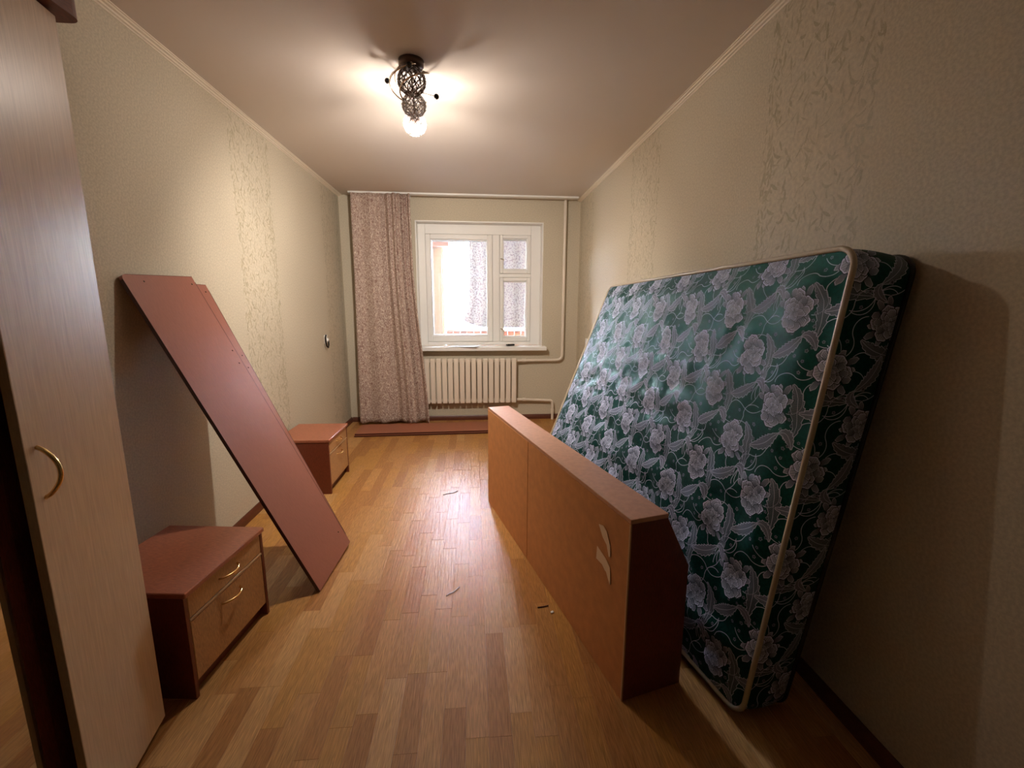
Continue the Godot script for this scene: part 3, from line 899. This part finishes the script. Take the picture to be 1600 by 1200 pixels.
func make_rail(label: String, bottom: Vector3, along: Vector3, up: Vector3, w: float, l: float, slid := 0.0) -> void:
	# a board standing on the floor and leaning: local x = along, y = up the slope, z = out of its face
	var o := thing("bed_side_board", label, "board")
	o.transform = Transform3D(Basis(along, up, along.cross(up)), bottom)
	var outline := PackedVector2Array()
	for p in rounded(w, l, 0.022): outline.append(p.rotated(-slid))
	obj("board", prism(outline, -0.0155, 0.0), M.cherry_y, o)
	obj("edge_band", box(Vector3(-0.0014, 0.0, -0.0155), Vector3(0.0, l - 0.022, -0.0), 0.0), M.edge, o).rotation.z = -slid
	obj("edge_band", box(Vector3(w - 0.0022, 0.05, -0.0155), Vector3(w + 0.0012, l - 0.03, 0.0003)), M.edge, o).rotation.z = -slid  # added dark strip on the face, standing in for the shadowed gap between boards
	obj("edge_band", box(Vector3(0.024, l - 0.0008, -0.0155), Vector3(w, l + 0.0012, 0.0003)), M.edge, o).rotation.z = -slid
	for p: Vector2 in [Vector2(0.10, l - 0.03), Vector2(w - 0.03, l - 0.04), Vector2(w - 0.025, l - 0.40), Vector2(w - 0.03, l - 0.47), Vector2(w - 0.05, 0.10)]:
		obj("screw_hole", lathe(PackedVector2Array([Vector2(0, -0.0002), Vector2(0.004, -0.0002), Vector2(0.004, 0.0004), Vector2(0.0, 0.0004)]), 10), M.black, o, Vector3(p.rotated(-slid).x, p.rotated(-slid).y, 0.0)).rotation.x = PI / 2

func build_boards() -> void:
	var A := Vector3(0.6927, 0.0, 3.173)
	var a := 0.434
	var up := Vector3(-sin(a), cos(a), 0.005).normalized()
	var along := Vector3(0.082, 0, -1.0)
	along = (along - up * along.dot(up)).normalized()
	var out := along.cross(up)
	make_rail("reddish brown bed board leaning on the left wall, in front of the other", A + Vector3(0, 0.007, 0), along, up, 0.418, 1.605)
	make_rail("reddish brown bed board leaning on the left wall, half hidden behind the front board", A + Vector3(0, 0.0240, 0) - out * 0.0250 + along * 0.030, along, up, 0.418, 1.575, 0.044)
	# two boards lying on the floor under the curtain
	for k in 2:
		var o := thing("floor_board", ["long brown bed board lying flat on the floor by the curtain, lower of two", "long brown bed board lying flat on top of another by the curtain"][k], "board", Vector3(0.19 + 0.004 * k, 0.0005 + 0.0172 * k, 0.634 - 0.010 * k), 0.030)
		obj("board", box(Vector3(0, 0, -0.36), Vector3(1.62, 0.0168, 0), 0.002), M.cherry_x, o)
		obj("edge_band", box(Vector3(0.002, 0.001, 0.0), Vector3(1.618, 0.0158, 0.001)), M.edge, o)

func build_headboard() -> void:
	var L := 1.665; var h := 0.673; var t := 0.242; var t1 := 0.143; var h1 := 0.467
	var o := thing("bed_headboard", "long hollow orange brown bed headboard box standing on the floor with torn tape", "headboard", Vector3(1.9254, 0, 3.8602), 0.2453)
	var prof := PackedVector2Array([Vector2(0.004, 0.0), Vector2(t, 0.0), Vector2(t, h1), Vector2(t1, h - 0.0165), Vector2(0.004, h - 0.0165)])
	obj("end_panel", prism(prof, -0.016, 0.0), M.dark, o)
	obj("end_panel", prism(prof, -L, -L + 0.016), M.dark, o)
	obj("top_panel", box(Vector3(0.0, h - 0.016, -L), Vector3(t1 + 0.002, h, 0.0), 0.0015), M.dusty, o)
	# sloping and upright front, towards the mattress
	var d := Vector2(t - t1, h1 - (h - 0.0165)).normalized()
	var nn := Vector2(-d.y, d.x) * -0.014
	obj("sloping_panel", prism(PackedVector2Array([Vector2(t1, h - 0.017), Vector2(t, h1), Vector2(t, h1) + nn, Vector2(t1, h - 0.017) + nn]), -L + 0.0165, -0.0165), M.cherry, o)
	obj("front_panel", box(Vector3(t - 0.016, 0.0, -L + 0.0165), Vector3(t, h1 - 0.01, -0.0165)), M.cherry, o)
	# hardboard back in two sheets with a seam
	obj("back_sheet", box(Vector3(0, 0.001, -0.915), Vector3(0.0038, h - 0.0165, 0.0), 0.0008), M.hardboard, o)
	obj("back_sheet", box(Vector3(-0.0012, 0.001, -L), Vector3(0.0038, h - 0.0165, -0.9175), 0.0008), M.hardboard, o)
	obj("corner_strip", box(Vector3(-0.0008, 0.001, -0.006), Vector3(0.0042, h - 0.017, 0.0008)), M.pvc, o)
	# scraps of torn tape, curling off the sheet
	for k in 2:
		var pts: Array = [[Vector2(0.03, 0.04), Vector2(0.0, 0.03), Vector2(0.03, -0.005), Vector2(0.062, -0.022), Vector2(0.075, -0.055), Vector2(0.084, -0.052), Vector2(0.08, -0.012), Vector2(0.055, 0.028)], [Vector2(0.0, 0.052), Vector2(-0.004, 0.0), Vector2(0.035, 0.002), Vector2(0.06, -0.012), Vector2(0.082, -0.008), Vector2(0.094, -0.045), Vector2(0.098, -0.04), Vector2(0.09, 0.018), Vector2(0.06, 0.036)]][k]
		var st := begin()
		var c := Vector3.ZERO
		var ps: Array = []
		for p: Vector2 in pts:
			var v := Vector3(-0.003 - 0.010 * absf(p.y), p.y, p.x)
			ps.append(v); c += v / pts.size()
		c.x = -0.0035
		for i in ps.size():
			var q: Vector3 = ps[(i + 1) % ps.size()]
			tri(st, ps[i], q, c, c + Vector3(1, 0, 0))
			tri(st, ps[i] + Vector3(0.001, 0, 0), q + Vector3(0.001, 0, 0), c + Vector3(0.001, 0, 0), c - Vector3(1, 0, 0))
			quad(st, ps[i], q, q + Vector3(0.001, 0, 0), ps[i] + Vector3(0.001, 0, 0), c)
		obj("torn_tape", finish(st), mat(rgb8(240, 220, 194), 0.4), o, Vector3(0, [0.535, 0.425][k], [-0.19, -0.195][k]))

# ------------------------------------------------------------------ mattress
const BN := Vector3(2.282, 0.030, 3.98)
const BF := Vector3(1.850, 0.085, 2.10)
const TN := Vector3(2.45, 1.505, 4.00)
const TF := Vector3(2.44, 1.485, 1.86)
const ML := 2.0
const MH := 1.5
const MT := 0.175
func mat_point(a: float, b: float) -> Vector3:
	var u := a / ML
	var v := b / MH
	return BN.lerp(BF, u).lerp(TN.lerp(TF, u), v)

func mat_back(a: float, b: float) -> Vector3:
	# straight through the thickness, away from the aisle
	var du := mat_point(a + 0.01, b) - mat_point(a - 0.01, b)
	var dv := mat_point(a, b + 0.01) - mat_point(a, b - 0.01)
	var n := du.cross(dv).normalized()
	return n if n.x > 0 else -n

func build_mattress() -> void:
	var o := thing("mattress", "dark green mattress with grey roses and leaves leaning on the right wall", "mattress", Vector3(2.28, 0, 3.98))
	var off := Vector3(2.28, 0, 3.98)
	var wob := noise(FastNoiseLite.TYPE_SIMPLEX_SMOOTH, 1.0, 3, 51)
	var R := 0.06
	for face in 2:
		var P: Array = []; var UV: Array = []
		var nx := 96; var ny := 72
		for i in ny + 1:
			var row: Array = []; var ur: Array = []
			var b := MH * i / ny
			var e := minf(b, MH - b)
			var ins := R - sqrt(maxf(0.0, R * R - pow(maxf(0.0, R - e), 2.0)))
			for j in nx + 1:
				var a := lerpf(ins, ML - ins, float(j) / nx)
				var ea := minf(a, ML - a)
				var rim := smoothstep(0.0, 0.10, ea) * smoothstep(0.0, 0.10, e)
				var puff := 0.016 * rim + 0.013 * wob.get_noise_2d(a * 5.0, b * 9.0) * rim + 0.0035 * sin(b * TAU / 0.17 + 1.5 * wob.get_noise_2d(a * 2.0, b)) * rim
				var n := mat_back(a, b)
				var p := mat_point(a, b) + (n * -puff if face == 0 else n * (MT + puff * 0.2))
				row.append(p - off); ur.append(Vector2(-a / 0.3 + 0.717, -b / 0.303 + 4.87))
			P.append(row); UV.append(ur)
		var st := begin()
		add_grid(st, P, UV, face == 0)
		obj("front_cover" if face == 0 else "back_cover", finish(st), M.brocade, o)
	# outline with rounded corners
	var out: Array = []
	for k in 4:
		var cx: float = [ML - R, ML - R, R, R][k]
		var cy: float = [R, MH - R, MH - R, R][k]
		for i in 9:
			var a: float = [-PI / 2, 0.0, PI / 2, PI][k] + i / 8.0 * PI / 2
			out.append(Vector2(cx + R * cos(a), cy + R * sin(a)))
	var dense: Array = []
	for i in out.size():
		var p: Vector2 = out[i]; var q: Vector2 = out[(i + 1) % out.size()]
		var m := maxi(1, int(p.distance_to(q) / 0.06))
		for s in m: dense.append(p.lerp(q, float(s) / m))
	var n := dense.size()
	var P: Array = []; var UV: Array = []
	var run := 0.0
	for i in n + 1:
		var c: Vector2 = dense[i % n]
		if i > 0: run += c.distance_to(dense[i - 1])
		var nb := mat_back(c.x, c.y)
		var mid := (mat_point(ML / 2, MH / 2) - mat_point(c.x, c.y))
		var outw := -(mid - nb * mid.dot(nb)).normalized()
		# straight outward of the outline
		var pr: Vector2 = dense[(i - 1 + n) % n]; var nx2: Vector2 = dense[(i + 1) % n]
		var tang := (mat_point(nx2.x, nx2.y) - mat_point(pr.x, pr.y)).normalized()
		var on := tang.cross(nb).normalized()
		if on.dot(outw) < 0: on = -on
		var row: Array = []; var ur: Array = []
		for j in 9:
			var s := j / 8.0
			var soft := 0.5 + 0.5 * sin(run * 9.0 + 2.0 * sin(run * 3.1))
			row.append(mat_point(c.x, c.y) + nb * (MT * s) + on * (0.010 * sin(PI * s) * (0.6 + 0.4 * soft)) - off)
			ur.append(Vector2(run / 0.3, s * MT / 0.303))
		P.append(row); UV.append(ur)
	var st := begin()
	add_grid(st, P, UV, false)
	obj("border", finish(st), M.brocade, o)
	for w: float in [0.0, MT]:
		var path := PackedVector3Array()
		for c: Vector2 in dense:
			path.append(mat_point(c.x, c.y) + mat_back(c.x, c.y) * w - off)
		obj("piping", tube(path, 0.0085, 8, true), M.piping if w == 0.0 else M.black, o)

# ------------------------------------------------------------------ wardrobe
func build_wardrobe() -> void:
	var t := thing("wardrobe", "tall beige wood wardrobe with a mirror door and dark brown edges", "wardrobe", Vector3(0.018, 0, 3.81))
	var dp := 0.385      # depth up to the doors
	var hb := 2.045
	var l := 1.14
	obj("end_panel", box(Vector3(0, 0, 0), Vector3(dp, hb, 0.016), 0.001), M.dark, t)
	obj("end_panel", box(Vector3(0, 0, l - 0.016), Vector3(dp, hb, l), 0.001), M.dark, t)
	obj("stile", box(Vector3(dp - 0.02, 0.06, 0.272), Vector3(dp, hb, 0.3195), 0.001), M.dark, t)
	obj("partition", box(Vector3(0.004, 0.06, 0.320), Vector3(dp, hb, 0.336), 0.001), M.dark, t)
	obj("back_panel", box(Vector3(0, 0.05, 0.0165), Vector3(0.0035, hb, l - 0.0165)), M.hardboard, t)
	obj("base_panel", box(Vector3(0.004, 0.04, 0.0165), Vector3(dp, 0.056, l - 0.0165), 0.001), M.dark, t)
	obj("plinth", box(Vector3(dp - 0.05, 0.0, 0.0165), Vector3(dp - 0.034, 0.0395, l - 0.0165)), M.dark, t)
	for y: float in [0.5, 0.95, 1.4]:
		obj("shelf", box(Vector3(0.004, y, 0.0165), Vector3(dp - 0.025, y + 0.016, 0.3195), 0.001), M.alder, t)
	# crown with rounded corners
	var cp := PackedVector2Array([Vector2(0.0, l + 0.03)])
	cp.append(Vector2(0.0, -0.032))
	for i in 7:
		var a := -PI / 2 + i / 6.0 * PI / 2
		cp.append(Vector2(0.436 - 0.03 + 0.03 * cos(a), -0.032 + 0.03 + 0.03 * sin(a)))
	cp.append(Vector2(0.436, l + 0.03))
	var cr := obj("crown", prism(cp, -0.062, 0.0), M.dark, t, Vector3(0, hb + 0.0005, 0))
	cr.rotation.x = PI / 2
	# beige door, slightly open, hinged at its far edge
	var dw := 0.333
	var door := obj("door", box(Vector3(-0.018, 0.0, 0.0), Vector3(0.0, 2.005, dw), 0.0015), M.alder_y, t, Vector3(dp + 0.0195, 0.032, 0.012))
	door.rotation.y = DOOR_OPEN
	var hp := PackedVector3Array()
	for i in 21:
		var s := i / 20.0
		hp.append(Vector3(0.036 * pow(sin(PI * s), 0.7), (s - 0.5) * 0.118, 0.0))
	obj("handle", tube(hp, 0.005, 10), M.brass, door, Vector3(-0.0005, 0.945, dw - 0.032))
	obj("edge_band", box(Vector3(-0.0178, 0.002, dw), Vector3(-0.0002, 2.003, dw + 0.0009)), tri_mat(rgb8(200, 160, 110), T.grain_soft, Vector3(9, 1, 9), 0.5), door)
	# mirror door
	var md := obj("door", box(Vector3(dp + 0.001, 0.03, 0.336), Vector3(dp + 0.017, 2.037, l - 0.002), 0.0015), M.dark, t)
	obj("mirror", box(Vector3(dp + 0.0172, 0.05, 0.372), Vector3(dp + 0.0208, 2.017, l - 0.03), 0.001), M.mirror, md)

# ------------------------------------------------------------------ small things
func build_small() -> void:
	# sockets
	var sl := thing("wall_socket", "white wall socket on the left wall with a short dark cord", "socket", Vector3(0.0012, 1.015, 0.724))
	obj("plate", box(Vector3(0, -0.042, -0.042), Vector3(0.008, 0.042, 0.042), 0.004), M.white, sl)
	obj("plug", lathe(PackedVector2Array([Vector2(0, 0), Vector2(0.019, 0.0), Vector2(0.017, 0.022), Vector2(0.0, 0.024)]), 16), M.white, sl, Vector3(0.008, -0.008, 0.0)).rotation.z = -PI / 2
	obj("cord", tube(PackedVector3Array([Vector3(0.024, 0.045, 0.045), Vector3(0.02, 0.02, 0.052), Vector3(0.022, -0.02, 0.055), Vector3(0.026, -0.062, 0.048), Vector3(0.03, -0.078, 0.02), Vector3(0.028, -0.055, -0.005), Vector3(0.03, -0.012, 0.0)]), 0.007, 8), M.black, sl)
	var sr := thing("light_switch", "small white switch on the right wall beside the window corner", "switch", Vector3(W - 0.0012, 0.955, 0.472))
	obj("plate", box(Vector3(-0.009, -0.042, -0.042), Vector3(0, 0.042, 0.042), 0.004), M.white, sr)
	obj("rocker", box(Vector3(-0.013, -0.022, -0.014), Vector3(-0.0092, 0.022, 0.014), 0.002), M.white_gloss, sr)
	# things on the window sill
	for k in 2:
		var P: Array = []; var UV: Array = []
		var st := begin()
		for face in 2:
			P = []; UV = []
			for i in 7:
				var row: Array = []; var ur: Array = []
				for j in 9:
					var x := 0.297 * j / 8.0
					var z := 0.21 * i / 6.0
					row.append(Vector3(x, 0.0008 + 0.0007 * face + 0.016 * pow(maxf(0.0, x / 0.297 - 0.55), 2.0) * 2.0 * (k + 0.4), z))
					ur.append(Vector2(x, z))
				P.append(row); UV.append(ur)
			add_grid(st, P, UV, face == 0)
		var pa := obj("paper_sheet", finish(st), M.sheet, self, Vector3([1.16, 1.22][k], [0.8764, 0.8786][k], [-0.115, -0.10][k]))
		pa.rotation.y = [0.12, -0.25][k]
		tag(pa, ["white sheet of paper lying flat on the window sill, under another", "white sheet of paper with a lifted corner on top of another on the sill"][k], "paper")
	var rm := thing("small_remote", "small dark object with a pale top lying on the sill at right", "remote", Vector3(1.80, 0.8765, -0.02), 0.5)
	obj("casing", box(Vector3(0, 0, 0), Vector3(0.10, 0.022, 0.045), 0.006), M.black, rm)
	obj("top_plate", box(Vector3(0.03, 0.0222, 0.006), Vector3(0.096, 0.0262, 0.039), 0.0015), M.white, rm)
	# scraps on the floor
	var film := mat(rgb8(226, 214, 196), 0.3)
	var defs := [
		["plastic_strip", "pale curled plastic strip lying on the shiny middle of the floor", Vector3(1.32, 0.0045, 3.24), PackedVector3Array([Vector3(-0.03, 0, 0.012), Vector3(-0.02, 0, 0.0), Vector3(0.0, 0.0, -0.012), Vector3(0.028, 0.0, -0.05)]), film, "strip"],
		["thread", "short dark thread on the floor near the far end of the headboard", Vector3(1.25, 0.0027, 2.10), PackedVector3Array([Vector3(-0.05, 0, 0.02), Vector3(-0.02, 0, 0.0), Vector3(0.02, 0, -0.01), Vector3(0.05, 0, -0.04)]), mat(rgb8(110, 84, 60), 0.6), "thread"],
		["wood_splinter", "small dark splinter on the floor against the headboard foot", Vector3(1.735, 0.003, 3.36), PackedVector3Array([Vector3(-0.03, 0, 0.004), Vector3(0.0, 0, 0.0), Vector3(0.02, 0, -0.006)]), M.edge, "splinter"]]
	for d in defs:
		tag(obj(d[0], tube(d[3], 0.0026, 6), d[4], self, d[2]), d[1], d[5])
	var ch := thing("plaster_chip", "tiny white chip on the floor beside the headboard foot", "chip", Vector3(1.765, 0.0, 3.40), 0.6)
	obj("chip", box(Vector3(-0.008, 0.0003, -0.006), Vector3(0.008, 0.008, 0.006), 0.003), M.white, ch)

# ------------------------------------------------------------------ scene
const LAMP_COLOR := Color(1.0, 0.955, 0.905)
const LAMP_ENERGY := 0.66
const BEAM_ENERGY := 5.6
const DOOR_OPEN := 0.17

func _ready() -> void:
	var cam := Camera3D.new()
	cam.name = "camera"
	cam.transform = Transform3D(Basis(Vector3(0.996381, 0.003954, 0.084908), Vector3(0.011053, 0.984409, -0.175549), Vector3(-0.084279, 0.175852, 0.980802)).orthonormalized(), Vector3(1.43295, 1.34637, 5.13241))
	cam.fov = rad_to_deg(2.0 * atan(600.0 / 690.0))
	cam.near = 0.02
	cam.far = 200.0
	add_child(cam)
	cam.current = true
	var env := Environment.new()
	env.background_mode = Environment.BG_SKY
	var sky := Sky.new()
	var sm := ProceduralSkyMaterial.new()
	sm.sky_top_color = rgb8(206, 222, 246)
	sm.sky_horizon_color = rgb8(236, 242, 250)
	sm.ground_horizon_color = rgb8(220, 222, 226)
	sm.ground_bottom_color = rgb8(190, 190, 192)
	sm.sky_energy_multiplier = 8.2
	sm.ground_energy_multiplier = 4.0
	sm.sun_angle_max = 1.0
	sky.sky_material = sm
	env.sky = sky
	env.ambient_light_source = Environment.AMBIENT_SOURCE_SKY
	env.tonemap_mode = Environment.TONE_MAPPER_LINEAR
	env.tonemap_exposure = 1.4
	env.sdfgi_enabled = true
	env.ssao_enabled = true
	env.ssil_enabled = true
	var we := WorldEnvironment.new()
	we.name = "environment"
	we.environment = env
	add_child(we)
	make_textures()
	make_materials()
	build_shell()
	build_window()
	build_loggia()
	build_mattress()
	build_headboard()
	build_wardrobe()
	build_boards()
	make_cabinet(Vector3(0.4672, 0, 3.7348), -0.1115, 0.444, 0.405, 0.406, "brown bedside cabinet close to the wardrobe, nearest the camera")
	make_cabinet(Vector3(0.400, 0, 2.038), -0.011, 0.444, 0.375, 0.406, "brown bedside cabinet behind the leaning boards, nearer the window")
	build_curtain()
	build_radiator()
	build_lamp()
	build_small()
